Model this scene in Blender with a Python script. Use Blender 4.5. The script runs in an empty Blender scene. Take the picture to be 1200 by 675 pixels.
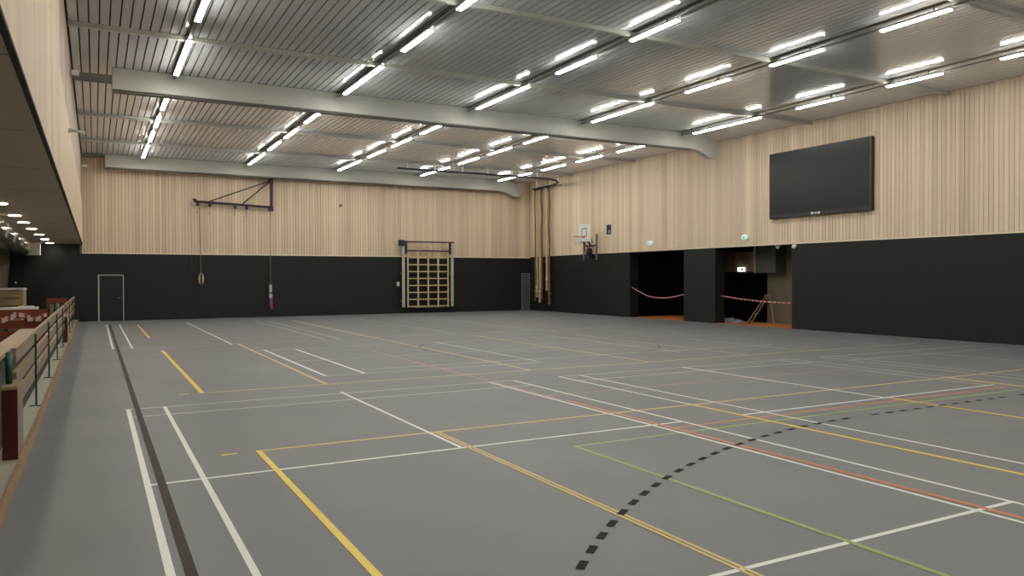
import bpy, bmesh, math, random
from mathutils import Vector, Matrix
random.seed(7)
S = bpy.context.scene
COL = S.collection

# ------------------------------------------------------------------ camera
cam_d = bpy.data.cameras.new('camera'); cam = bpy.data.objects.new('camera', cam_d); COL.objects.link(cam)
cam_d.sensor_width = 36.0; cam_d.lens = 899.36 / 1200 * 36.0; cam_d.clip_start = 0.05; cam_d.clip_end = 200
YAW, PITCH, ROLL = 0.4980, -0.01375, -0.00289
cy_, sy_ = math.cos(YAW), math.sin(YAW)
fw = Vector((sy_, cy_, 0)); rt = Vector((cy_, -sy_, 0)); up = Vector((0, 0, 1))
f2 = fw * math.cos(PITCH) + up * math.sin(PITCH); u2 = up * math.cos(PITCH) - fw * math.sin(PITCH)
r3 = rt * math.cos(ROLL) + u2 * math.sin(ROLL); u3 = u2 * math.cos(ROLL) - rt * math.sin(ROLL)
M = Matrix(((r3.x, u3.x, -f2.x, 0), (r3.y, u3.y, -f2.y, 0), (r3.z, u3.z, -f2.z, 1.83), (0, 0, 0, 1)))
cam.matrix_world = M
S.camera = cam

# ------------------------------------------------------------------ world, exposure, light levels
w = bpy.data.worlds.new('world'); S.world = w; w.use_nodes = True
w.node_tree.nodes['Background'].inputs[0].default_value = (0.9, 0.95, 1, 1)
w.node_tree.nodes['Background'].inputs[1].default_value = 0.0
S.view_settings.view_transform = 'Standard'
S.view_settings.look = 'None'
S.view_settings.gamma = 1.0
S.view_settings.exposure = 0.0
S.view_settings.use_curve_mapping = False
LAMP = 50.0          # radiance of the long ceiling lights
DOWN = 75.0           # radiance of the downlights under the gallery

# ------------------------------------------------------------------ room numbers (metres)
XL, XR, YB, YF = -0.44, 21.5, 37.4, -6.0
ZC = 7.10            # underside of ceiling slats
ZW = 2.97            # top of black wainscot
ROWS = [1.84, 6.14, 10.22, 14.42, 18.78]

# ------------------------------------------------------------------ materials
def nt(name):
    m = bpy.data.materials.new(name); m.use_nodes = True
    n = m.node_tree.nodes; l = m.node_tree.links
    return m, n, l, n['Principled BSDF']

def plain(name, col, rough=0.5, metal=0.0, spec=0.5, noise=0.0, nscale=6.0, coat=0.0):
    m, n, l, b = nt(name)
    b.inputs['Base Color'].default_value = (*col, 1)
    b.inputs['Roughness'].default_value = rough
    b.inputs['Metallic'].default_value = metal
    b.inputs['Specular IOR Level'].default_value = spec
    b.inputs['Coat Weight'].default_value = coat
    if noise:
        tc = n.new('ShaderNodeTexCoord'); tx = n.new('ShaderNodeTexNoise'); tx.inputs['Scale'].default_value = nscale
        tx.inputs['Detail'].default_value = 4
        mr = n.new('ShaderNodeMapRange'); mr.inputs[3].default_value = 1 - noise; mr.inputs[4].default_value = 1 + noise
        mx = n.new('ShaderNodeVectorMath'); mx.operation = 'SCALE'; mx.inputs[0].default_value = col
        l.new(tc.outputs['Object'], tx.inputs['Vector']); l.new(tx.outputs['Fac'], mr.inputs[0])
        l.new(mr.outputs[0], mx.inputs['Scale']); l.new(mx.outputs[0], b.inputs['Base Color'])
    return m

def emis(name, col, strength):
    m, n, l, b = nt(name)
    b.inputs['Base Color'].default_value = (*col, 1)
    b.inputs['Emission Color'].default_value = (*col, 1)
    b.inputs['Emission Strength'].default_value = strength
    return m

def boards(name, axis, pitch, dark, light, rough=0.55, contrast=1.0):
    """vertical timber boards: one tone for each board along the wall, plus broader tone drift and grain"""
    m, n, l, b = nt(name)
    tc = n.new('ShaderNodeTexCoord'); sp = n.new('ShaderNodeSeparateXYZ'); l.new(tc.outputs['Object'], sp.inputs[0])
    d = n.new('ShaderNodeMath'); d.operation = 'DIVIDE'; d.inputs[1].default_value = pitch; l.new(sp.outputs[axis], d.inputs[0])
    fl = n.new('ShaderNodeMath'); fl.operation = 'FLOOR'; l.new(d.outputs[0], fl.inputs[0])
    wn = n.new('ShaderNodeTexWhiteNoise'); wn.noise_dimensions = '1D'; l.new(fl.outputs[0], wn.inputs['W'])
    ns = n.new('ShaderNodeTexNoise'); ns.noise_dimensions = '1D'; ns.inputs['Scale'].default_value = 1.3; ns.inputs['Detail'].default_value = 5
    l.new(sp.outputs[axis], ns.inputs['W'])
    mp = n.new('ShaderNodeMapping'); mp.inputs['Scale'].default_value = (14, 14, 0.5); l.new(tc.outputs['Object'], mp.inputs[0])
    gr = n.new('ShaderNodeTexNoise'); gr.inputs['Scale'].default_value = 1.0; gr.inputs['Detail'].default_value = 3; l.new(mp.outputs[0], gr.inputs['Vector'])
    a1 = n.new('ShaderNodeMath'); a1.operation = 'MULTIPLY_ADD'; a1.inputs[1].default_value = 0.42 * contrast; l.new(wn.outputs['Value'], a1.inputs[0]); l.new(ns.outputs['Fac'], a1.inputs[2])
    a2 = n.new('ShaderNodeMath'); a2.operation = 'MULTIPLY_ADD'; a2.inputs[1].default_value = 0.45; l.new(gr.outputs['Fac'], a2.inputs[0]); l.new(a1.outputs[0], a2.inputs[2])
    rp = n.new('ShaderNodeMapRange'); rp.inputs[1].default_value = 0.45; rp.inputs[2].default_value = 1.35; l.new(a2.outputs[0], rp.inputs[0])
    mx = n.new('ShaderNodeMix'); mx.data_type = 'RGBA'; mx.inputs[6].default_value = (*dark, 1); mx.inputs[7].default_value = (*light, 1)
    l.new(rp.outputs[0], mx.inputs[0]); l.new(mx.outputs[2], b.inputs['Base Color'])
    b.inputs['Roughness'].default_value = rough; b.inputs['Specular IOR Level'].default_value = 0.3
    return m

def floor_mat():
    m, n, l, b = nt('grey_sports_floor')
    tc = n.new('ShaderNodeTexCoord')
    n1 = n.new('ShaderNodeTexNoise'); n1.inputs['Scale'].default_value = 0.35; n1.inputs['Detail'].default_value = 5; l.new(tc.outputs['Object'], n1.inputs['Vector'])
    mr = n.new('ShaderNodeMapRange'); mr.inputs[1].default_value = .3; mr.inputs[2].default_value = .7; mr.inputs[3].default_value = .93; mr.inputs[4].default_value = 1.07
    l.new(n1.outputs['Fac'], mr.inputs[0])
    sc = n.new('ShaderNodeVectorMath'); sc.operation = 'SCALE'; sc.inputs[0].default_value = (0.198, 0.204, 0.214)
    l.new(mr.outputs[0], sc.inputs['Scale']); l.new(sc.outputs[0], b.inputs['Base Color'])
    n2 = n.new('ShaderNodeTexNoise'); n2.inputs['Scale'].default_value = 0.8; l.new(tc.outputs['Object'], n2.inputs['Vector'])
    r2 = n.new('ShaderNodeMapRange'); r2.inputs[3].default_value = .40; r2.inputs[4].default_value = .52; l.new(n2.outputs['Fac'], r2.inputs[0])
    l.new(r2.outputs[0], b.inputs['Roughness'])
    b.inputs['Specular IOR Level'].default_value = 0.45
    return m

MAT = dict(
    floor=floor_mat(),
    l_white=plain('line_white', (.94, .95, .92), .4), l_yellow=plain('line_yellow', (.96, .72, .09), .4),
    l_dyellow=plain('line_pale_yellow', (.74, .58, .20), .4), l_faint=plain('line_worn_white', (.56, .58, .56), .4),
    l_orange=plain('line_orange', (.72, .25, .10), .4), l_pink=plain('line_dull_orange', (.48, .27, .20), .4),
    l_green=plain('line_green', (.36, .44, .14), .4), l_dark=plain('line_dark_brown', (.050, .038, .032), .55, spec=.15),
    l_black=plain('line_black', (.012, .011, .010), .6, spec=.1),
    w_right=boards('timber_right', 1, 0.133, (.62, .49, .355), (.93, .78, .585)),
    w_back=boards('timber_back', 0, 0.133, (.61, .475, .34), (.90, .735, .535)),
    w_left=boards('timber_left', 1, 0.133, (.62, .49, .34), (.86, .70, .50), contrast=.6),
    w_band=boards('timber_band', 1, 0.45, (.34, .26, .19), (.62, .49, .36)),
    w_edge=plain('timber_edge', (.86, .74, .55), .5),
    groove=plain('timber_groove', (.26, .19, .13), .8),
    black=plain('black_panel', (.0135, .0145, .0132), .55, spec=.35, noise=.12, nscale=1.5),
    black_seam=plain('black_seam', (.008, .008, .008), .8),
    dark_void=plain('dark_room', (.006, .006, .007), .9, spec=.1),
    orange_floor=plain('orange_brown_floor', (.62, .23, .065), .5, noise=.1),
    steel=plain('ceiling_steel', (.72, .74, .765), .13, metal=.12),
    channel=plain('ceiling_channel', (.09, .09, .092), .4),
    ceil_gap=plain('ceiling_gap', (.04, .038, .04), .8),
    beam=plain('beam_paint', (.49, .495, .46), .45),
    stub=plain('beam_stub', (.15, .15, .14), .5),
    track=plain('light_track', (.20, .20, .19), .4, metal=.3),
    housing=plain('light_housing', (.35, .35, .34), .4, metal=.3),
    lamp=emis('lamp_diffuser', (1.0, .965, .89), LAMP),
    down=emis('downlight_disc', (1.0, .90, .74), DOWN),
    soffit=plain('brown_soffit', (.60, .50, .40), .6, noise=.1),
    duct=plain('grey_duct', (.38, .36, .31), .10, metal=.2),
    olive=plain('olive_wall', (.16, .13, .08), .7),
    tv_frame=plain('tv_frame', (.018, .018, .02), .35), tv=plain('tv_screen', (.012, .0135, .012), .3, spec=.3),
    white=plain('white_plastic', (.78, .78, .75), .4), lgrey=plain('light_grey', (.48, .48, .45), .5),
    grey=plain('grey_steel', (.24, .24, .22), .45, metal=.4),
    purple=plain('dark_purple_steel', (.055, .028, .055), .4, metal=.2),
    navy=plain('dark_navy', (.022, .02, .045), .45),
    pine=plain('pine', (.62, .49, .29), .5, noise=.12, nscale=8), rope=plain('rope', (.60, .46, .28), .9, noise=.2, nscale=30),
    dkrope=plain('old_rope', (.19, .12, .07), .9),
    red=plain('red_plastic', (.45, .03, .05), .5), blue=plain('blue_plastic', (.07, .07, .30), .5),
    rim=plain('orange_rim', (.72, .13, .05), .4), net=plain('pale_net', (.72, .66, .58), .8),
    green_glow=emis('green_sign_glow', (.42, .95, .68), 1.0), green=plain('sign_green', (.02, .32, .16), .4),
    mint=emis('mint_dome', (.58, .88, .78), .4),
    sign_white=emis('sign_white', (.85, 1, .9), 2.2),
    gpost=plain('green_post_paint', (.008, .085, .065), .35), dred=plain('dark_red_panel', (.085, .010, .008), .42, noise=.15, nscale=9),
    redwood=plain('red_brown_wood', (.20, .045, .018), .45, noise=.2, nscale=7),
    plank=plain('grey_brown_plank', (.27, .205, .15), .55, noise=.18, nscale=9), tan=plain('tan_wood', (.36, .25, .14), .5, noise=.15, nscale=9),
    shaded_platform=plain('shaded_platform', (.05, .045, .04), .9),
    kerb=plain('pale_platform', (.30, .29, .23), .6, noise=.2, nscale=5), kerb_edge=plain('kerb_timber', (.34, .21, .11), .55, noise=.2, nscale=8),
    door=plain('door_dark', (.008, .008, .009), .5), door_g=plain('door_grey', (.10, .10, .10), .5),
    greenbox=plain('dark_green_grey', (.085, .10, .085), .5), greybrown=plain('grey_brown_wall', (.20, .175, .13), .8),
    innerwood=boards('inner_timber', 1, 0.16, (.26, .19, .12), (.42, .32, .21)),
    plastic=plain('clear_sheet', (.38, .40, .42), .3, spec=.6), tape_w=plain('tape_white', (.6, .55, .53), .5), tape_r=plain('tape_red', (.55, .05, .04), .5),
    cloth=plain('white_cloth', (.62, .58, .52), .8),
)

# ------------------------------------------------------------------ mesh builder
class MB:
    def __init__(s): s.v = []; s.f = []; s.m = []; s.mats = []; s.smooth = []
    def mi(s, mat):
        mat = MAT[mat] if isinstance(mat, str) else mat
        if mat not in s.mats: s.mats.append(mat)
        return s.mats.index(mat)
    def face(s, pts, mat, smooth=False):
        b = len(s.v); s.v += [tuple(p) for p in pts]; s.f.append(tuple(range(b, b + len(pts)))); s.m.append(s.mi(mat)); s.smooth.append(smooth)
    def box(s, x0, x1, y0, y1, z0, z1, mat, bev=0.0):
        i = s.mi(mat)
        if bev <= 0:
            b = len(s.v)
            s.v += [(x0,y0,z0),(x1,y0,z0),(x1,y1,z0),(x0,y1,z0),(x0,y0,z1),(x1,y0,z1),(x1,y1,z1),(x0,y1,z1)]
            for q in ((0,3,2,1),(4,5,6,7),(0,1,5,4),(1,2,6,5),(2,3,7,6),(3,0,4,7)):
                s.f.append(tuple(b + k for k in q)); s.m.append(i); s.smooth.append(False)
            return s
        bm = bmesh.new(); bmesh.ops.create_cube(bm, size=1)
        for v in bm.verts: v.co = Vector(((x0 + x1) / 2 + v.co.x * (x1 - x0), (y0 + y1) / 2 + v.co.y * (y1 - y0), (z0 + z1) / 2 + v.co.z * (z1 - z0)))
        bmesh.ops.bevel(bm, geom=bm.edges[:], offset=bev, segments=2, affect='EDGES', profile=.7)
        s.add_bm(bm, i); return s
    def add_bm(s, bm, i, smooth=False):
        b = len(s.v); bm.verts.index_update()
        for v in bm.verts: s.v.append(tuple(v.co))
        for f in bm.faces: s.f.append(tuple(b + v.index for v in f.verts)); s.m.append(i); s.smooth.append(smooth)
        bm.free()
    def prism(s, poly, a0, a1, mat, axis='y'):
        """poly in the two other axes; extruded along axis"""
        i = s.mi(mat); n = len(poly); b = len(s.v)
        for a in (a0, a1):
            for p, q in poly:
                s.v.append({'y': (p, a, q), 'x': (a, p, q), 'z': (p, q, a)}[axis])
        s.f.append(tuple(range(b, b + n))); s.f.append(tuple(reversed(range(b + n, b + 2 * n)))); s.m += [i, i]; s.smooth += [False, False]
        for k in range(n):
            j = (k + 1) % n; s.f.append((b + k, b + n + k, b + n + j, b + j)); s.m.append(i); s.smooth.append(False)
        return s
    def tube(s, pts, r, mat, n=8, closed=False, flat=None, caps=True):
        i = s.mi(mat); P = [Vector(p) for p in pts]; N = len(P); rings = []
        prevu = None
        for k in range(N):
            a = P[k - 1] if (k > 0 or closed) else P[k]; c = P[(k + 1) % N] if (k < N - 1 or closed) else P[k]
            t = (c - a).normalized()
            ref = prevu if prevu is not None else (Vector((0, 0, 1)) if abs(t.z) < .9 else Vector((1, 0, 0)))
            u = (ref - t * ref.dot(t)).normalized(); v = t.cross(u); prevu = u
            rr = r[k] if isinstance(r, (list, tuple)) else r
            fu = rr * (flat or 1)
            b = len(s.v)
            for q in range(n):
                an = 2 * math.pi * q / n; s.v.append(tuple(P[k] + u * math.cos(an) * rr + v * math.sin(an) * fu))
            rings.append(b)
        for k in range(N if closed else N - 1):
            a, c = rings[k], rings[(k + 1) % N]
            for q in range(n):
                p = (q + 1) % n; s.f.append((a + q, a + p, c + p, c + q)); s.m.append(i); s.smooth.append(n > 5)
        if not closed and caps:
            s.f.append(tuple(reversed(range(rings[0], rings[0] + n)))); s.f.append(tuple(range(rings[-1], rings[-1] + n))); s.m += [i, i]; s.smooth += [False, False]
        return s
    def ball(s, c, r, mat, seg=16):
        bm = bmesh.new(); bmesh.ops.create_uvsphere(bm, u_segments=seg, v_segments=seg // 2, radius=1)
        for v in bm.verts: v.co = Vector((c[0] + v.co.x * r[0], c[1] + v.co.y * r[1], c[2] + v.co.z * r[2]))
        s.add_bm(bm, s.mi(mat), True); return s
    def build(s, name, parent=None, loc=None):
        """loc: origin in world; vertices are given in world coordinates"""
        if parent is not None and loc is None: loc = parent.location
        o0 = Vector(loc) if loc is not None else Vector((0, 0, 0))
        me = bpy.data.meshes.new(name); me.from_pydata([tuple(Vector(v) - o0) for v in s.v], [], s.f)
        for m in s.mats: me.materials.append(m)
        me.polygons.foreach_set('material_index', s.m); me.polygons.foreach_set('use_smooth', s.smooth); me.update()
        o = bpy.data.objects.new(name, me); COL.objects.link(o)
        if parent is not None: o.parent = parent
        elif loc is not None: o.location = o0
        return o

def tag(o, label=None, cat=None, group=None, kind=None):
    if label: o['label'] = label
    if cat: o['category'] = cat
    if group: o['group'] = group
    if kind: o['kind'] = kind
    return o
def struct(mb, name):
    o = mb.build(name); o['kind'] = 'structure'; return o
def thing(name, loc, label, cat, group=None):
    o = bpy.data.objects.new(name, None); COL.objects.link(o); o.location = loc; o.empty_display_size = .1
    return tag(o, label, cat, group)
def copy_tree(o, loc, label):
    c = o.copy(); COL.objects.link(c); c.location = loc; c['label'] = label
    for ch in o.children:
        d = ch.copy(); COL.objects.link(d); d.parent = c
        for g in ch.children:
            e = g.copy(); COL.objects.link(e); e.parent = d
    return c

# ================================================================== SETTING
# ---- floor with its painted court lines
fl = MB(); fl.box(-0.62, XR, YF, YB, -0.2, 0.0, 'floor')
HZ = [0.0012]
def quad(x0, x1, y0, y1, mat, z=None):
    HZ[0] += 0.00003; z = z or HZ[0]
    fl.face([(x0, y0, z), (x1, y0, z), (x1, y1, z), (x0, y1, z)], mat)
def LX(y, x0, x1, c, w=.05): quad(x0, x1, y - w / 2, y + w / 2, c)
def LY(x, y0, y1, c, w=.05): quad(x - w / 2, x + w / 2, y0, y1, c)
# faint far sets first, stronger near lines last so that they lie on top
LX(22.35, .4, 6.5, 'l_faint', .04); LX(22.9, 7.45, 17.4, 'l_faint', .04); LX(20.1, 3.6, 12.5, 'l_faint', .04)
LX(17.1, 3.8, 12.5, 'l_faint', .04); LX(14.25, 3.77, 8.5, 'l_faint'); LX(14.86, 4.53, 16.0, 'l_faint')
LY(.40, 22.35, 34.4, 'l_white'); LY(.85, 22.4, 34.2, 'l_white'); LY(1.465, 26.0, 33.5, 'l_yellow', .06)
LY(3.32, 22.3, 34.3, 'l_white'); LY(6.0, 22.7, 34.0, 'l_faint'); LY(6.46, 22.7, 34.0, 'l_faint')
LY(7.40, 22.9, 33.6, 'l_faint'); LY(10.35, 23.0, 33.6, 'l_faint'); LY(13.2, 23.0, 34.4, 'l_faint'); LY(13.65, 22.0, 33.5, 'l_faint')
LY(3.775, 14.25, 20.2, 'l_white', .06); LY(4.53, 14.25, 20.0, 'l_white', .06)
LY(8.48, 14.5, 20.3, 'l_faint', .06); LY(12.5, 14.4, 20.5, 'l_faint', .06); LY(13.45, 13.2, 20.5, 'l_dyellow', .05); LY(15.4, 13.2, 17.4, 'l_faint')
LY(17.48, 7.45, 11.95, 'l_faint'); LY(18.6, 13.2, 20.0, 'l_faint')
LX(10.15, 6.13, 12.9, 'l_pink'); LY(6.10, 9.6, 18.7, 'l_pink', .06)
LX(13.1, 1.5, 19.6, 'l_dyellow', .055)
LY(1.49, 13.08, 21.4, 'l_yellow', .07); LY(3.49, 13.1, 22.4, 'l_dyellow', .06)
LY(7.53, 13.1, 33.8, 'l_dyellow', .06); LY(10.5, 13.1, 21.9, 'l_dyellow', .06)
LX(11.95, .4, 6.51, 'l_faint'); LX(11.27, .4, 6.51, 'l_faint')
LX(11.97, 7.49, 13.56, 'l_faint'); LX(11.34, 7.49, 13.56, 'l_faint')
LX(11.93, 14.43, 20.3, 'l_faint'); LX(11.2, 14.43, 20.3, 'l_faint')
LX(8.40, 1.51, 20.6, 'l_dyellow', .06)
LX(7.48, .41, 6.51, 'l_white', .05); LX(7.46, 7.47, 13.28, 'l_white', .05); LX(7.21, 6.13, 13.2, 'l_orange', .05); LX(6.95, 4.55, 13.1, 'l_green', .05)
LX(3.51, .4, 6.54, 'l_white', .045)
LY(14.45, 2, 11.93, 'l_faint'); LY(14.9, 2, 11.93, 'l_faint')
LY(13.13, 7.4, 11.97, 'l_faint'); LY(13.55, 7.0, 11.97, 'l_faint'); LY(13.45, -1, 8.40, 'l_yellow', .06)
LY(10.44, 7.42, 11.97, 'l_white', .055); LY(10.48, -1, 7.42, 'l_yellow', .06)
LY(7.93, -1, 11.97, 'l_white', .045)
LY(7.49, 8.40, 12.0, 'l_white', .045); LY(7.50, -1, 8.40, 'l_yellow', .06)
LY(4.55, -1, 6.96, 'l_green', .05)
LY(6.14, -1, 9.6, 'l_orange', .055); LY(6.03, -1, 11.95, 'l_white', .045); LY(6.51, -1, 11.95, 'l_white', .045)
LY(3.52, -1, 8.40, 'l_dyellow', .03); LY(3.565, -1, 8.40, 'l_dyellow', .03)
LY(3.45, 7.48, 12.1, 'l_white', .045)
LY(.395, -2, 11.95, 'l_white', .055); LY(.51, -3, 34.6, 'l_dark', .07); LY(.86, -2, 11.97, 'l_white', .05)
LY(1.508, -2, 8.42, 'l_yellow', .06)
LX(13.08, 1.13, 1.29, 'l_yellow', .05); LX(8.385, 1.13, 1.29, 'l_yellow', .05)
# thin black centre circle
for k in range(96):
    a, b = 2 * math.pi * k / 96, 2 * math.pi * (k + 1) / 96; r0, r1 = 3.185, 3.202
    fl.face([(10.5 + r * math.cos(t), 17.8 + r * math.sin(t), .0036) for r, t in ((r0, a), (r1, a), (r1, b), (r0, b))], 'l_black')
# dashed black nine metre line: arc, straight, arc
def dash(cx, cy, r, t0, t1):
    z = .0032; pts = [(cx + rr * math.cos(t), cy + rr * math.sin(t), z) for rr, t in ((r - .03, t0), (r + .03, t0), (r + .03, t1), (r - .03, t1))]
    fl.face(pts, 'l_black')
st = .293 / 9; t = math.pi / 2 + .05
while t < math.pi - .02: dash(9.0, -2.38, 9.0, t, t + .15 / 9); t += st
t = math.pi / 2 - .05
while t > .35: dash(12.0, -2.38, 9.0, t - .15 / 9, t); t -= st
x = 9.0
while x < 12.0: quad(x, x + .15, 6.59, 6.65, 'l_black', .0032); x += .293
struct(fl, 'floor')

# ---- raised spectator platform with its timber kerb (left of the courts)
k = MB(); k.box(-.86, -.66, 1.0, YB, -.2, .085, 'kerb'); k.box(-3.6, -.86, 1.0, YB, -.2, .084, 'shaded_platform'); k.box(-.66, -.62, 1.0, YB, -.2, .095, 'kerb_edge', .004)  # platform behind the barrier gets a near-black colour to paint in its shade
k.box(-3.6, -.62, YF, 1.0, -.2, .0, 'kerb')
struct(k, 'floor.001')

# ---- ceiling: steel slats along the hall with dark gaps and a dark channel above every light row
c = MB(); c.box(XL - .1, XR, YF, YB, ZC + .05, ZC + .12, 'ceil_gap')
PT = .19; x = XL + .002
while x + PT < XR + .1:
    a, b = x + .014, min(x + PT - .014, XR); segs = [(a, b)]
    for rr_ in ROWS:
        lo, hi = rr_ - .075, rr_ + .075; new = []
        for u, v in segs:
            if v <= lo or u >= hi: new.append((u, v))
            else:
                if u < lo - .01: new.append((u, lo))
                if v > hi + .01: new.append((hi, v))
        segs = new
    for u, v in segs: c.box(u, v, YF, YB, ZC, ZC + .05, 'steel')
    x += PT
for rr_ in ROWS: c.box(rr_ - .074, rr_ + .074, YF, YB, ZC + .012, ZC + .05, 'channel')
struct(c, 'ceiling')

# ---- board cladding generator: real boards with real grooves
def cladding(mb, plane, side, a0, a1, z0, z1, mat, th=.03, gap=.012, pitch=.133, axis='y', holes=()):
    """boards on the plane x=plane (axis y) or y=plane (axis x); side = +1/-1 direction the boards stand out"""
    k = math.floor(a0 / pitch)
    while k * pitch < a1:
        b0, b1 = max(a0, k * pitch + gap / 2), min(a1, (k + 1) * pitch - gap / 2); k += 1
        if b1 - b0 < .01: continue
        p0, p1 = sorted((plane, plane + side * th))
        if axis == 'y': mb.box(p0, p1, b0, b1, z0, z1, mat)
        else: mb.box(b0, b1, p0, p1, z0, z1, mat)

# ---- right wall: black wainscot with two openings, timber boards above
OP = [(18.97, 22.77, ZW), (24.60, 28.27, ZW)]
wr = MB(); D = .50
ys = [YF, OP[0][0], OP[0][1], OP[1][0], OP[1][1], YB]
for a, b in ((ys[0], ys[1]), (ys[2], ys[3]), (ys[4], ys[5])):
    wr.box(XR, XR + D, a, b, -.2, ZW, 'black')
wr.box(XR + .03, XR + D, YF, YB, ZW, ZC + .1, 'groove')
cladding(wr, XR + .03, -1, YF, YB, ZW + .055, ZC + .05, 'w_right', th=.035)
wr.box(XR - .012, XR + .04, YF, YB, ZW, ZW + .05, 'w_edge')
for y in (10.5, 13.3, 16.1, 30.6, 33.4): wr.box(XR - .001, XR + .01, y, y + .012, 0, ZW, 'black_seam')
struct(wr, 'wall_right')

# ---- rooms behind the openings
g = MB()
g.box(XR, XR + 6.0, OP[1][0] - .1, OP[1][1] + .4, -.2, .002, 'orange_floor')
g.box(XR, XR + 2.0, OP[0][0] - .4, 24.6, -.2, .003, 'orange_floor')
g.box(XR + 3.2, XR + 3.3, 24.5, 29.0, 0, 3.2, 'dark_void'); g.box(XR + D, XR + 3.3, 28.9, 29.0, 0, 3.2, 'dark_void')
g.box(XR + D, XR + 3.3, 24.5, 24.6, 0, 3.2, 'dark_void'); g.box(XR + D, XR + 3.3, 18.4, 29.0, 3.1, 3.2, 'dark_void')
struct(g, 'wall_alcove')
g = MB(); X2 = 23.5
g.box(X2, X2 + .1, 18.4, 22.06, 0, 3.1, 'greybrown'); g.box(X2, X2 + .1, 22.06, 24.5, 1.95, 3.1, 'black')
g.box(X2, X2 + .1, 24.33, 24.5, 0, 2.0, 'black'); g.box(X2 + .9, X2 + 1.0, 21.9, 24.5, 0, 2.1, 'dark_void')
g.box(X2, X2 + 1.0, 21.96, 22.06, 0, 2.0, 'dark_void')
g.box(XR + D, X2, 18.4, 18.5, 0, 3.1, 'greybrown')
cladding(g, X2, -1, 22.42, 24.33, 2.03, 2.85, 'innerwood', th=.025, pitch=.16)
struct(g, 'wall_alcove.001')

# ---- back wall
wb = MB(); wb.box(-3.6, XR + .4, YB, YB + .3, -.2, ZW - .07, 'black'); wb.box(XL - .1, XR + .4, YB + .03, YB + .3, ZW - .07, ZC + .1, 'groove')
wb.box(-3.6, XL - .1, YB, YB + .3, ZW - .08, 3.4, 'black')
cladding(wb, YB + .03, -1, XL - .02, XR - .03, ZW - .02, ZC + .05, 'w_back', th=.035, axis='x')
wb.box(XL - .02, XR, YB - .012, YB + .03, ZW - .07, ZW - .02, 'w_edge')
for x in (.06,): wb.box(x, x + .02, YB - .004, YB + .01, 0, ZW - .07, 'black_seam')
struct(wb, 'wall_back')

# ---- left: timber fascia of the gallery, dark soffit, rear and end walls
wl = MB(); ZS = 3.30
wl.box(XL - .25, XL - .04, YF, YB, ZS + .02, ZC + .1, 'groove')
cladding(wl, XL - .04, 1, YF, YB, ZS + .03, 5.12, 'w_left', th=.035, gap=.006)
cladding(wl, XL - .04, 1, YF, 13.8, 5.12, ZC + .05, 'w_left', th=.035, gap=.006)
cladding(wl, XL - .06, 1, 13.8, YB, 5.12, ZC + .05, 'w_band', th=.035, gap=.03, pitch=.45)
wl.box(XL - .04, XL + .002, YF, YB, ZS - .003, ZS + .028, 'ceil_gap')
struct(wl, 'wall_left')
so = MB(); so.box(-3.6, XL - .255, YF, YB, ZS, ZS + .2, 'soffit'); so.box(XL - .255, XL - .041, YF, YB, ZS, ZS + .019, 'soffit')
yy = 3.0
while yy < YB: so.box(-3.6, XL - .045, yy, yy + .012, ZS - .001, ZS, 'ceil_gap'); yy += 3.0
struct(so, 'ceiling.001')
wg = MB(); wg.prism([(-2.98, 3.3), (-3.25, 0), (-3.6, 0), (-3.6, 3.3)], YF, YB, 'olive'); struct(wg, 'wall_gallery')
wf = MB(); wf.box(-3.6, XR + .4, YF - .2, YF, 0, ZC + .1, 'black'); wf.box(XL, XR, YF - .01, YF + .02, ZW, ZC, 'w_back'); struct(wf, 'wall_front')

# ---- doors in the back wall
def door(name, x0, x1, z1, frame, leaf, fw_=.05):
    p = MB(); p.box(x0, x0 + fw_, YB - .03, YB - .001, 0, z1, frame, .004); p.box(x1 - fw_ * .7, x1, YB - .03, YB - .001, 0, z1, frame, .004); p.box(x0 + fw_, x1 - fw_ * .7, YB - .03, YB - .001, z1 - .04, z1, frame, .004)
    o = struct(p, name)
    q = MB(); q.box(x0 + fw_ + .003, x1 - fw_ * .7 - .003, YB - .02, YB - .002, .005, z1 - .043, leaf); l_ = q.build('door_leaf', o)
    h = MB(); h.tube([(x1 - .14, YB - .021, 1.0), (x1 - .14, YB - .06, 1.0), (x1 - .24, YB - .06, 1.0)], .009, 'grey', 6); h.build('door_handle', l_, loc=(0, 0, 0))
    return o
door('door_1', .12, 1.11, 2.0, 'lgrey', 'door')
door('door_2', 20.93, 21.47, 2.07, 'grey', 'door_g')

# ================================================================== CEILING THINGS
# ---- two big beams
def beam(y, which):
    prof = [(.42, 7.10), (.42, 6.55), (19.2, 6.52), (19.55, 6.48), (19.85, 6.38), (20.08, 6.27), (20.3, 6.22), (20.5, 6.25), (20.6, 6.34), (20.62, 6.5), (20.6, 6.72), (20.45, 6.9), (20.1, 7.02), (19.6, 7.10)]
    t = thing('ceiling_beam', (.42, y, 6.55), which, 'beam', 'main beams across the ceiling')
    p = MB(); p.prism(prof, y, y + .24, 'beam'); o = p.build('beam_body', t)
    p = MB(); p.box(.42, 19.3, y - .004, y + .24, 6.495, 6.515, 'stub'); tag(p.build('lower_flange', t), 'dark grey lower flange')
    bv = o.modifiers.new('bevel', 'BEVEL'); bv.width = .03; bv.segments = 3; bv.limit_method = 'ANGLE'
    p = MB(); p.box(XL + .001, .42, y + .03, y + .2, *((6.72, 6.90) if y < 30 else (6.98, 7.09)), 'stub')
    tag(p.build('beam_stub', t), 'darker grey steel stub tying the beam to the wall')
beam(21.6, 'broad pale grey beam crossing the middle of the ceiling, the nearer of the two')
beam(36.85, 'broad pale grey beam crossing the ceiling right in front of the far timber wall')
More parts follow.
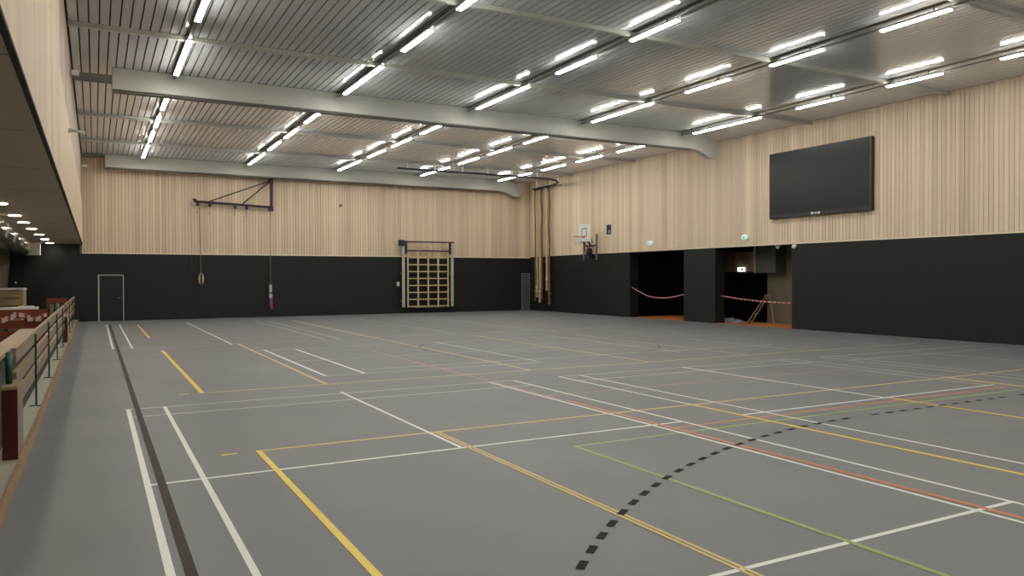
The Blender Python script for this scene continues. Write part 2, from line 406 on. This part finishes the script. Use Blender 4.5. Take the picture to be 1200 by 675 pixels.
# ---- slim cross battens
ords = ['first', 'second', 'third', 'fourth', 'fifth', 'sixth']
vis = [8.75, 13.35, 18.15, 27.9, 33.0]
desc = ['slim grey cross batten at the top right corner of the view, nearest the camera', 'slim grey cross batten, second from the camera, reaching the top edge of the view',
        'slim grey cross batten just before the nearer broad beam', 'slim grey cross batten just beyond the nearer broad beam', 'slim grey cross batten between its neighbour beyond the broad beam and the far beam']
for y, d in zip(vis, desc):
    p = MB(); p.box(XL + .004, XR - .01, y - .06, y + .06, 7.0, ZC + .001, 'beam', .02)
    tag(p.build('ceiling_batten'), d, 'batten', 'slim cross battens under the ceiling')

# ---- light rows
lens3 = [(-2.7, -1.2), (.2, 1.72), (3.1, 4.62), (6.0, 7.5), (8.92, 10.42), (11.85, 13.38), (14.76, 16.4), (17.85, 20.96), (23.75, 25.5), (26.6, 28.5), (29.5, 31.5), (32.6, 35.95)]
rowname = ['leftmost row', 'second row from the left', 'middle row', 'fourth row from the left', 'rightmost row']
first_vis = [5, 5, 5, 4, 4]
for ri, rx in enumerate(ROWS):
    p = MB(); p.box(rx - .035, rx + .035, YF + .01, 36.0, 6.965, 6.99, 'track'); 
    y = YF + .5
    while y < 36: p.box(rx - .012, rx + .012, y, y + .03, 6.99, ZC + .015, 'track'); y += 2.95
    tag(p.build('lighting_track'), 'thin grey mounting track carrying the %s of ceiling lights' % rowname[ri], 'track', 'lighting tracks under the ceiling')
    for li, (a, b) in enumerate(lens3):
        n_vis = li - first_vis[ri]
        if n_vis < 0: 
            lab = 'ceiling light overhead outside the view, %s from the near end, %s' % (ords[li], rowname[ri])
        elif li < 8: lab = 'ceiling light %s from the camera before the broad beam, %s' % (ords[n_vis], rowname[ri])
        else: lab = 'ceiling light %s beyond the nearer broad beam, %s' % (ords[li - 8], rowname[ri])
        t = thing('ceiling_light', (rx, (a + b) / 2, 6.915), lab, 'ceiling light', 'long ceiling lights in rows')
        q = MB(); q.box(rx - .06, rx + .06, a, b, 6.94, 6.964, 'housing', .004); q.build('light_housing', t)
        q = MB(); q.box(rx - .052, rx + .052, a + .01, b - .01, 6.912, 6.94, 'lamp', .006); q.build('diffuser', t)

# ---- downlights and duct under the gallery
for i, y in enumerate([4.6, 7.9, 11.2, 14.5, 17.8, 21.0, 23.5, 26.3, 29.7, 33.1, 36.5]):
    lab = 'round downlight under the gallery, ' + (['nearest the camera', 'second from the camera', 'third from the camera', 'fourth from the camera'] + ['%s of the seven beside the duct counted from the camera' % s for s in ords + ['seventh']])[i]
    t = thing('downlight', (-1.6, y, ZS - .02), lab, 'downlight', 'downlights under the gallery')
    q = MB(); q.tube([(-1.6, y, ZS - .012), (-1.6, y, ZS - .001)], .14, 'white', 24); q.build('trim_ring', t)
    q = MB(); q.tube([(-1.6, y, ZS - .02), (-1.6, y, ZS - .0125)], .12, 'down', 24); q.build('lamp_disc', t)
t = thing('ventilation_duct', (-2.2, 25, 2.8), 'grey metal duct with bright reflections running under the gallery soffit', 'duct')
q = MB()
for a, b in ((8., 14.), (14., 20.), (20., 26.), (26., 31.5), (31.5, 36.4)):
    fx = lambda y: -1.86 - max(0, y - 18) * .016
    def ring(y):
        xr = fx(y); return [(xr, y, 3.29), (xr + .0, y, 3.05), (xr - .05, y, 2.90), (xr - .18, y, 2.80), (xr - .5, y, 2.78), (xr - .6, y, 3.29)]
    r0, r1 = ring(a + .01), ring(b - .01)
    for i in range(5): q.face([r0[i], r1[i], r1[i + 1], r0[i + 1]], 'duct', True)
    q.face(list(reversed(r0)), 'duct'); q.face(r1, 'duct')
q.build('duct_body', t)
q = MB(); q.box(-2.43, -1.93, 36.45, 36.9, 2.79, 3.285, 'white', .01); tag(q.build('end_box', t), 'pale box closing the far end of the duct')
q = MB(); q.ball((-2.85, YB - .03, 1.68), (.04, .03, .04), 'white'); tag(q.build('wall_sensor'), 'tiny white sensor on the black wall below the duct', 'sensor')

# ================================================================== RIGHT WALL THINGS
XF = XR - .006
t = thing('display_screen', (XF, 17.8, 3.9), 'large black flat display screen mounted on the right timber wall', 'screen')
y0, y1, z0, z1 = 15.72, 19.86, 3.90, 6.22
q = MB(); q.box(XF - .16, XF - .02, y0, y1, z0, z1, 'tv_frame', .02); q.box(XF - .02, XF, y0 + .8, y1 - .8, z0 + .5, z1 - .5, 'tv_frame'); q.build('housing', t)
q = MB(); q.box(XF - .166, XF - .158, y0 + .09, y1 - .05, z0 + .12, z1 - .05, 'tv'); q.build('screen_panel', t)
q = MB(); zz = z0 + .075
for i, (w_, h_) in enumerate([(.07, .09), (.05, .06), (.05, .06), (.05, .07), (.07, .09)]):
    a = 18.02 - i * .075; q.box(XF - .165, XF - .159, a - w_ + .01, a, zz - h_ / 2, zz + h_ / 2, 'white')
tag(q.build('brand_mark', t), 'small white lettering on the lower bezel')

# basketball hoop
t = thing('basketball_hoop', (XF, 31.1, 2.65), 'white basketball backboard with orange rim on a dark steel wall frame', 'basketball hoop')
q = MB(); BX = 20.5; q.box(BX, BX + .04, 29.97, 31.07, 3.52, 4.36, 'white', .015); bb = q.build('backboard', t)
q = MB()
for a, b, c_, d in ((30.22, 30.66, 4.13, 4.16), (30.22, 30.66, 3.76, 3.79), (30.22, 30.25, 3.79, 4.13), (30.63, 30.66, 3.79, 4.13)): q.box(BX - .004, BX - .0005, a + .05, b + .05, c_, d, 'l_black')
tag(q.build('target_square', bb, loc=(0, 0, 0)), 'black target square'); q = None
def local_fix(o, par):  # sub-part meshes given in world coordinates
    o.location = -Vector(par.location); return o
q = MB(); rc = (BX - .36, 30.5, 3.76)
q.tube([(rc[0] + .225 * math.cos(2 * math.pi * k / 24), rc[1] + .225 * math.sin(2 * math.pi * k / 24), rc[2]) for k in range(24)], .012, 'rim', 6, closed=True)
q.box(BX - .14, BX, 30.42, 30.58, 3.72, 3.77, 'rim', .01); q.build('rim', t)
q = MB()
for k in range(12):
    a = 2 * math.pi * k / 12; b = a + math.pi / 6; c2 = a - math.pi / 6
    for e in (b, c2): q.tube([(rc[0] + .22 * math.cos(a), rc[1] + .22 * math.sin(a), 3.75), (rc[0] + .16 * math.cos(e), rc[1] + .16 * math.sin(e), 3.55), (rc[0] + .11 * math.cos(a), rc[1] + .11 * math.sin(a), 3.36)], .004, 'net', 4)
q.build('net', t)
q = MB()
for y in (30.85, 31.95): q.box(XF - .06, XF, y - .04, y + .04, 2.66, 3.93 if y < 31 else 3.6, 'grey', .008)
for z in (2.70, 3.38): q.box(XF - .05, XF - .005, 30.85, 31.95, z - .035, z + .035, 'purple', .006)
q.build('wall_frame', t)
q = MB()
for y in (30.3, 30.75):
    q.tube([(BX + .05, y, 3.62), (XF - .05, y + .85, 3.32)], .028, 'purple', 6); q.tube([(BX + .05, y, 4.1), (XF - .05, y + .85, 3.5)], .022, 'purple', 6)
    q.tube([(BX + .25, y + .2, 3.55), (XF - .05, y + .85, 2.72)], .022, 'purple', 6)
q.box(BX + .04, BX + .07, 30.2, 30.85, 3.5, 3.62, 'purple'); q.box(XF - .25, XF - .06, 31.2, 31.4, 2.8, 3.25, 'navy', .01)
q.build('support_arm', t)
# sub-part origin fix for backboard square
for o in bpy.data.objects:
    if o.name.startswith('target_square'): o.location = -Vector(t.location)

t = thing('wall_niche_box', (XF, 29.85, 3.84), 'small black box with pale frame and light spot beside the basketball hoop', 'box')
q = MB(); q.box(XF - .03, XF, 29.62, 30.1, 3.8, 4.36, 'white', .005); q.build('frame', t)
q = MB(); q.box(XF - .05, XF - .03, 29.66, 30.0, 3.86, 4.32, 'navy'); q.box(XF - .07, XF - .05, 29.70, 29.82, 3.92, 4.06, 'lgrey', .01); q.build('unit', t)

for nm, y, z, lab in (('emergency_light', 26.67, 3.32, 'oval green-white emergency light on the timber above the farther opening'), ('emergency_light', 21.1, 3.31, 'oval green-white emergency light on the timber above the nearer opening')):
    t = thing(nm, (XF, y, z), lab, 'emergency light', 'oval emergency lights above the openings')
    q = MB(); q.tube([(XF, y, z), (XF - .05, y, z)], .07, 'white', 16); q.build('mount', t)
    q = MB(); q.ball((XF - .10, y, z), (.07, .17, .11), 'mint'); q.build('lens', t)
    q = MB(); q.box(XF - .178, XF - .165, y - .05, y + .03, z - .02, z + .015, 'green'); q.build('pictogram', t)
for y, z, lab in ((19.79, 2.93, 'small white dome lamp under the timber edge at the nearer opening'), (18.83, 2.90, 'white dome camera on the black wall corner right of the nearer opening')):
    t = thing('dome_camera', (XR + (.2 if y > 19 else -.006), y, z), lab, 'dome camera', 'white domes by the nearer opening')
    xx = t.location.x
    if y > 19: q = MB(); q.box(xx - .08, xx + .08, y - .08, y + .08, z + .01, ZW - .0005, 'white', .01)
    else: q = MB(); q.box(xx - .06, xx, y - .07, y + .07, z - .04, z + .06, 'white', .01)
    q.build('mount', t)
    q = MB(); q.ball((xx - .06 if y < 19 else xx, y, z - .03), (.075, .075, .07), 'white'); q.build('dome', t)
q = MB(); q.box(XF - .06, XF, 26.25, 26.4, 6.5, 6.6, 'white', .01); tag(q.build('motion_sensor'), 'small white motion sensor high on the right timber wall', 'sensor')
q = MB(); q.tube([(XF - .02, 28.5, 6.98), (XF - .02, 19.5, 6.98)], .001, 'white', 4)

# things in the openings
def tape(name, pts, lab):
    q = MB(); n = 40
    def P(u):
        k = u * (len(pts) - 1); i = min(int(k), len(pts) - 2); f = k - i
        return Vector(pts[i]).lerp(Vector(pts[i + 1]), f)
    for k in range(n):
        a, b = P(k / n), P((k + 1) / n); h = Vector((0, 0, .022))
        q.face([a - h, b - h, b + h, a + h], 'tape_r' if k % 2 else 'tape_w'); q.face([a + h + Vector((.003, 0, 0)), b + h + Vector((.003, 0, 0)), b - h + Vector((.003, 0, 0)), a - h + Vector((.003, 0, 0))], 'tape_r' if k % 2 else 'tape_w')
    tag(q.build(name), lab, 'tape', 'barrier tapes across the openings')
xa = XR + .12
sag = [(xa, 28.26, 1.36), (xa, 27.7, 1.17), (xa, 27.15, .99), (xa, 26.6, .93), (xa, 26.0, .92), (xa, 25.4, .98), (xa, 24.9, 1.07), (xa, 24.61, 1.13)]
tape('barrier_tape', sag, 'sagging red and white barrier tape across the farther dark opening')
tape('barrier_tape', [(xa + .2, 22.76, 1.08), (xa + .2, 21.8, .98), (xa + .2, 20.5, .9), (xa + .2, 18.98, .88)], 'taut red and white barrier tape across the nearer opening')
t = thing('exit_sign', (23.4, 23.3, 2.05), 'lit white and green exit sign hanging in the nearer opening', 'exit sign')
q = MB(); q.box(23.40, 23.47, 23.12, 23.48, 2.05, 2.21, 'sign_white', .02); q.build('lit_face', t)
q = MB(); q.box(23.388, 23.399, 23.16, 23.28, 2.09, 2.17, 'green'); q.prism([(23.32, 2.10), (23.37, 2.10), (23.43, 2.13), (23.37, 2.16), (23.32, 2.16)], 23.39, 23.399, 'green', 'x'); q.build('pictogram', t)
t = thing('ventilation_unit', (23.3, 21.7, 1.97), 'dark green-grey air unit with a pale edge post high in the nearer opening', 'air unit')
q = MB(); q.box(22.9, 23.49, 21.0, 22.0, 1.98, 3.09, 'greenbox', .01); q.build('unit_casing', t)
q = MB(); q.box(22.88, 22.94, 22.02, 22.08, 1.99, 3.09, 'lgrey', .005); tag(q.build('edge_post', t), 'pale steel edge post')
t = thing('trestle', (23.1, 22.2, 0), 'pale wooden trestle leaning in the nearer opening behind the tape', 'trestle')
for a, b in (((22.9, 22.42, .01), (23.2, 21.75, 1.10)), ((22.9, 22.22, .01), (23.2, 21.62, 1.10)), ((23.2, 21.35, .01), (23.2, 21.55, 1.06))):
    q = MB(); q.tube([a, b], .028, 'tan', 4); q.build('leg', t)
q = MB(); q.tube([(22.99, 22.22, .35), (22.99, 22.02, .35)], .02, 'tan', 4); q.tube([(23.2, 21.8, 1.10), (23.2, 21.5, 1.10)], .03, 'tan', 4); q.build('crossbar', t)
q = MB(); bm = bmesh.new(); bmesh.ops.create_grid(bm, x_segments=22, y_segments=12, size=1)
for v in bm.verts:
    r = max(0, 1 - v.co.x ** 2) * max(0, 1 - v.co.y ** 2)
    v.co = Vector((22.5 + v.co.y * .3, 22.95 + v.co.x * .75, .008 + r * (.07 + .13 * random.random())))
q.add_bm(bm, q.mi('plastic')); tag(q.build('plastic_sheeting'), 'crumpled pale plastic sheeting heaped on the orange floor of the nearer opening', 'plastic sheet')

# ================================================================== CLIMBING ROPES
t = thing('rope_rail', (11.8, 32.35, 6.7), 'dark curved ceiling rail with pale hangers carrying the climbing ropes', 'rail')
path = [(11.8, 32.3, 6.68), (19.0, 32.35, 6.68), (19.7, 32.45, 6.68), (20.3, 32.75, 6.68), (20.8, 33.3, 6.68), (21.1, 34.0, 6.68), (21.22, 34.7, 6.68), (21.22, 36.6, 6.68)]
q = MB(); q.tube(path, .045, 'navy', 8); q.build('rail', t)
for p_ in [(x, 32.33) for x in (12.3, 13.6, 15.0, 16.3, 17.6, 19.0)] + [(20.8, 33.3), (21.22, 34.8), (21.22, 36.2)]:
    q = MB(); q.tube([(p_[0], p_[1], 6.72), (p_[0], p_[1], ZC)], .035, 'white', 6); q.build('hanger', t)
q = MB(); q.tube([(21.22, 34.6, 6.68), (XF, 34.1, 6.68)], .015, 'navy', 6); q.build('wall_stay', t)
rope_y = [(36.35, .035, .55, 'dkrope', 'thin dark climbing rope hanging leftmost beside the grey corner door'), (36.15, .05, .75, 'rope', 'pale climbing rope, second from the left in the bundle by the corner'), (35.85, .06, .5, 'rope', 'thick climbing rope with a low knot in the middle of the left bundle'),
          (35.65, .055, .65, 'dkrope', 'dark climbing rope at the right edge of the left bundle'), (35.12, .06, 1.15, 'rope', 'pale climbing rope, left one of the pair on the right'), (34.88, .055, .4, 'dkrope', 'darker climbing rope hanging rightmost of all')]
for y, r, zb, mt, lab in rope_y:
    t = thing('climbing_rope', (21.22, y, zb), lab, 'climbing rope', 'climbing ropes gathered in the far right corner')
    q = MB(); n = 16; q.tube([(21.22 + .012 * math.sin(k * 1.3 + y), y + .02 * math.sin(k * .9 + y * 3), zb + (6.6 - zb) * k / n) for k in range(n + 1)], r, mt, 8); q.build('rope', t)
    q = MB(); q.ball((21.22, y + .02 * math.sin(y * 3), zb + .55), (r * 1.8, r * 1.8, r * 1.6), mt, 10); q.ball((21.22, y, zb + .04), (r * 1.5, r * 1.5, r * 1.3), mt, 10); q.build('knot', t)
    q = MB(); q.box(21.17, 21.27, y - .07, y + .07, 6.56, 6.63, 'navy', .01); q.build('trolley', t)

# ================================================================== BACK WALL THINGS
YW = YB - .006
t = thing('swing_arm', (7.33, YW, 5.1), 'dark purple steel swing arm with two braces on the far timber wall', 'swing arm')
YA = YB - .2
q = MB(); q.tube([(3.95, YA, 5.30), (7.35, YA, 5.17)], .055, 'purple', 8); q.box(3.9, 4.05, YA - .05, YA + .05, 5.33, 5.42, 'purple'); q.build('arm_beam', t)
q = MB(); q.box(7.28, 7.40, YA - .04, YA + .06, 5.0, 6.51, 'purple', .01); q.box(7.24, 7.44, YA + .05, YW, 5.0, 5.2, 'purple', .01); q.box(7.24, 7.44, YA + .05, YW, 6.3, 6.5, 'purple', .01); q.build('pivot_post', t)
for a in (4.5, 6.05):
    q = MB(); q.tube([(a, YA, 5.28), (7.33, YA, 6.42)], .026, 'navy', 6); q.build('brace', t)
for a in (4.1, 4.62, 5.72, 6.22):
    q = MB(); zt = 5.30 - (a - 3.95) * .038; q.box(a - .06, a + .06, YA - .05, YA + .05, zt - .2, zt - .02, 'navy', .01); q.tube([(a, YA, zt - .2), (a, YA, zt - .42)], .010, 'dkrope', 5); q.tube([(a, YA, zt - .42), (a - .03, YA, zt - .50), (a, YA, zt - .58), (a + .035, YA, zt - .5)], .022, 'grey', 5); q.build('hook', t)
t = thing('pulley_rope', (4.22, YA, 1.55), 'thin rope with a tan pulley block hanging from the left end of the swing arm', 'rope')
q = MB(); q.tube([(4.17, YA, 5.2), (4.22, YA, 2.05)], .016, 'dkrope', 5); q.tube([(3.8, YA, 5.22), (3.85, YA, 2.2)], .004, 'dkrope', 4); q.build('rope', t)
q = MB(); q.ball((4.23, YA, 1.8), (.12, .05, .27), 'rope', 16); q.box(4.19, 4.27, YA - .07, YA + .07, 1.55, 2.05, 'navy', .01); q.build('pulley_block', t)
t = thing('pull_rope', (7.28, YA, .45), 'thin cord with white, blue and red grips hanging below the swing arm pivot', 'rope')
q = MB(); q.tube([(7.28, YA, 5.0), (7.28, YA, 1.2)], .018, 'dkrope', 5); q.build('cord', t)
q = MB(); q.box(7.22, 7.34, YA - .04, YA + .04, 1.17, 1.52, 'lgrey', .01); q.box(7.21, 7.35, YA - .04, YA + .04, .90, 1.1, 'lgrey', .01); tag(q.build('white_grip', t), 'white grip')
q = MB(); q.box(7.22, 7.29, YA - .04, YA + .04, .5, .9, 'blue', .01); tag(q.build('blue_strap', t), 'blue strap')
q = MB(); q.box(7.29, 7.36, YA - .04, YA + .04, .38, .92, 'red', .01); q.tube([(7.28, YA, 1.1), (7.28, YA, 1.2)], .02, 'dkrope', 5); tag(q.build('red_strap', t), 'red strap')

t = thing('wall_bars', (15.2, YW, .3), 'wooden climbing grid with grey posts and dark purple top bars on the far wall', 'wall bars')
YG = YB - .28
for x0, x1 in ((13.80, 13.94), (16.52, 16.66)):
    q = MB(); q.box(x0, x1, YG - .03, YG + .05, .32, 3.6, 'lgrey', .008); q.box(x0, x1, YG + .05, YW, 2.0, 2.1, 'grey'); q.box(x0, x1, YG + .05, YW, .6, .7, 'grey'); q.build('side_post', t)
for x in (14.11, 14.67, 15.23, 15.79, 16.35):
    q = MB(); q.box(x - .035, x + .035, YG - .035, YG + .035, .30, 3.5, 'pine', .008); q.build('upright', t)
for k in range(8):
    z = .36 + k * .357; q = MB(); q.box(14.07, 16.39, YG - .02, YG + .02, z - .028, z + .028, 'pine', .006); q.build('rung', t)
for z, x0, x1 in ((3.68, 13.75, 16.7), (3.22, 14.0, 16.5)):
    q = MB(); q.box(x0, x1, YG - .045, YG + .03, z - .035, z + .035, 'purple', .008); q.build('top_bar', t)
q = MB(); q.box(13.62, 13.92, YG - .07, YG + .08, 3.45, 3.76, 'navy', .02); q.box(13.95, 14.06, YG - .06, YG + .06, 3.05, 3.65, 'navy', .01); q.box(16.42, 16.52, YG - .06, YG + .06, 3.05, 3.65, 'navy', .01); q.box(13.95, 14.05, YG + .05, YW, 3.3, 3.4, 'navy'); q.build('hinge_block', t)
q = MB(); q.box(14.4, 16.1, YG - .025, YW, .28, .31, 'grey'); q.build('foot_bracket', t)
q = MB(); q.box(13.6, 13.74, YW - .03, YW, 1.4, 1.62, 'white', .008); tag(q.build('wall_switch'), 'white wall switch box left of the climbing frame', 'switch')
q = MB(); q.box(4.84, 4.94, YW - .04, YW, 3.0, 3.1, 'white', .01); tag(q.build('motion_sensor'), 'small white sensor at the timber edge below the swing arm', 'sensor')
q = MB(); q.tube([(10.7, YW, 5.4), (10.7, YW - .08, 5.4)], .07, 'dkrope', 10); tag(q.build('wall_eyelet'), 'small brown round fitting on the far timber wall right of the swing arm', 'fitting')

# small fittings on the left fascia
q = MB(); q.box(XL + .0, XL + .05, 17.86, 17.96, 4.78, 4.86, 'lgrey', .005); q.tube([(XL + .04, 17.91, 4.83), (XL + .30, 17.91, 4.80)], .03, 'lgrey', 8); tag(q.build('wall_spotlight'), 'slim pale fitting sticking out of the left timber fascia', 'wall fitting')
q = MB(); q.box(XL + .0, XL + .16, 20.9, 21.1, 6.66, 6.76, 'white', .01); tag(q.build('wall_spotlight'), 'white box fitting on the left fascia at the dark beam stub', 'wall fitting')
q = MB(); q.box(XL + .0, XL + .2, 35.6, 35.75, 6.36, 6.44, 'white', .01); tag(q.build('wall_spotlight'), 'small white fitting on the left fascia near the far corner', 'wall fitting')

# ================================================================== SPECTATOR SIDE
PZ = .085
def barrier(y0, y1, posts, name, lab, cap=None):
    t = thing(name, (-.78, y0, PZ), lab, 'barrier', 'plank barriers beside the court')
    for y in posts:
        q = MB(); q.box(-.734, -.708, y - .015, y + .015, PZ + .012, 1.07, 'gpost', .006); po = q.build('post', t)
        q = MB(); q.box(-.80, -.668, y - .06, y + .06, PZ + .0005, PZ + .012, 'gpost'); fp = q.build('foot_plate', po, loc=t.location)
    ps = [y0] + list(posts) + [y1]
    for a, b in zip(ps[:-1], ps[1:]):
        for z0, z1 in ((.94, 1.10), (.695, .845), (.45, .60)):
            q = MB(); q.box(-.775, -.735, a + .008, b - .008, z0, z1 - .012, 'plank', .004); q.box(-.776, -.734, a + .008, b - .008, z1 - .012, z1, 'tan', .003); q.build('plank', t)
    if cap:
        q = MB(); q.box(-.96, -.778, cap[0], cap[1], 1.065, 1.10, 'tan', .006); tag(q.build('top_board', t), 'wide tan board on top')
    return t
barrier(9.62, 24.2, [12.4, 15.8, 19.2, 22.6], 'plank_barrier', 'long barrier of three grey-brown planks on green posts beside the court', cap=(6.5, 13.2))
barrier(25.2, 36.9, [25.6, 28.6, 31.6, 34.6], 'plank_barrier', 'far barrier of three planks on green posts beyond the second red end panel')
def endbox(y0, y1, z1, lab):
    t = thing('end_panel', (-.725, y0, PZ), lab, 'end panel', 'red end panels of the barriers')
    q = MB(); q.box(-.795, -.665, y0 + .012, y1, PZ + .001, z1 - .03, 'plank', .004); q.build('side_boards', t)
    q = MB(); q.box(-.795, -.665, y0, y0 + .011, PZ + .001, z1 - .03, 'dred', .003); tag(q.build('front_board', t), 'dark red front board')
    q = MB(); q.box(-.80, -.66, y0 - .004, y1, z1 - .029, z1, 'tan', .004); tag(q.build('top_board', t), 'pale tan top board')
endbox(8.78, 9.42, .79, 'dark red end panel with tan top at the left edge of the view')
endbox(24.25, 25.1, .80, 'farther dark red end panel between the two plank barriers')
for x, y, r, zt, lab in ((-.755, 9.05, .03, 1.09, 'round green post standing on top of the near red end panel'), (-.835, 8.6, .035, .98, 'round green post at the very left edge of the view'), (-.90, 24.1, .045, 1.14, 'tall thick green post at the farther red end panel')):
    q = MB(); q.tube([(x, y, .791 if r == .03 else PZ + .001), (x, y, zt)], r, 'gpost', 14); q.ball((x, y, zt), (r, r, r * .7), 'gpost', 12)
    tag(q.build('green_post'), lab, 'post', 'round green posts')

# red-brown slatted cross barriers
def cross(y, x0, x1, zs, lab, px):
    t = thing('slatted_barrier', ((x0 + x1) / 2, y, PZ), lab, 'barrier', 'red-brown slatted barriers across the seating side')
    for a in px:
        q = MB(); q.box(a - .03, a + .03, y + .03, y + .07, PZ + .001, zs[-1][1] - .02, 'gpost', .005); q.build('post', t)
    for a, b in zs:
        q = MB(); q.box(x0, x1, y, y + .028, a, b, 'redwood', .005); q.build('plank', t)
cross(20.0, -2.6, -.93, [(.30, .50), (.52, .68), (.74, .92), (.96, 1.15)], 'red-brown slatted barrier with red tape and a white board lying along it', (-2.5, -1.71, -1.0))
cross(30.0, -1.42, -.84, [(.35, .52), (.56, .74), (.80, .97), (1.0, 1.18)], 'red-brown slatted barrier farthest from the camera near the black far wall', (-1.35, -.9))
q = MB(); q.box(-2.6, -1.12, 20.05, 20.35, 1.1505, 1.20, 'white', .006); q.box(-1.5, -1.2, 20.1, 20.3, 1.2005, 1.225, 'cloth', .006); o = tag(q.build('white_board'), 'white board lying on top of the red-brown slatted barrier', 'board')
q = MB(); n = 30; z_ = lambda k: 1.0 - .06 * math.sin(k * .55) - .02 * math.sin(k * 1.9)
for k in range(n):
    a, b = -2.5 + k * 1.55 / n, -2.5 + (k + 1) * 1.55 / n
    q.box(a, b, 19.955, 19.985, min(z_(k), z_(k + 1)) - .05, max(z_(k), z_(k + 1)) + .03, ('tape_w', 'tape_r', 'cloth')[k % 3])
tag(q.build('tape_bundle'), 'crumpled red and white tape draped along the red-brown slatted barrier', 'tape')
q = MB(); q.box(-1.32, -1.22, 29.8, 29.9, PZ + .001, .98, 'grey', .01); tag(q.build('grey_post'), 'plain grey post before the farthest red-brown slatted barrier', 'post')
q = MB(); 
for k in range(5): q.box(-.76 + .02 * k, -.72 + .03 * k, 24.35 + .12 * k, 24.5 + .12 * k, .8005, .86 - .008 * k, ('cloth', 'tape_r')[k % 2], .01)
tag(q.build('folded_cloth'), 'small red and white cloth lying on the farther red end panel', 'cloth')

# stack of timber crates with a pale lid
zc = PZ + .0005; H_ = .37
for i in range(4):
    lab = ['timber crate at the very bottom of the stack behind the slatted barrier', 'timber crate second from the bottom of the stack behind the slatted barrier', 'timber crate second from the top of the stack behind the slatted barrier', 'topmost timber crate of the stack, under the pale lid'][i]
    t = thing('timber_crate', (-2.05, 21.4, zc), lab, 'crate', 'stacked timber crates')
    w2 = 1.0 + (.12 if i == 3 else 0); x1 = -1.50 + (.0 if i < 3 else .05)
    for j in range(2):
        for yy_ in (21.0, 21.78):
            q = MB(); q.box(x1 - w2, x1, yy_, yy_ + .02, zc + .02 + j * .18, zc + .17 + j * .18, 'tan', .004); q.build('side_board', t)
    for xx in (x1 - w2, x1 - .05):
        for yy_ in (21.02, 21.73): q = MB(); q.box(xx, xx + .05, yy_, yy_ + .05, zc, zc + H_ - .001, 'pine', .004); q.build('corner_post', t)
    q = MB(); q.box(x1 - w2 + .05, x1 - .05, 21.03, 21.77, zc + .02, zc + .05, 'tan'); q.build('base_board', t)
    zc += H_
q = MB(); q.box(-2.7, -1.44, 20.96, 21.84, zc + .0005, zc + .045, 'cloth', .008); tag(q.build('crate_lid'), 'pale lid board lying on top of the timber crate stack', 'lid')
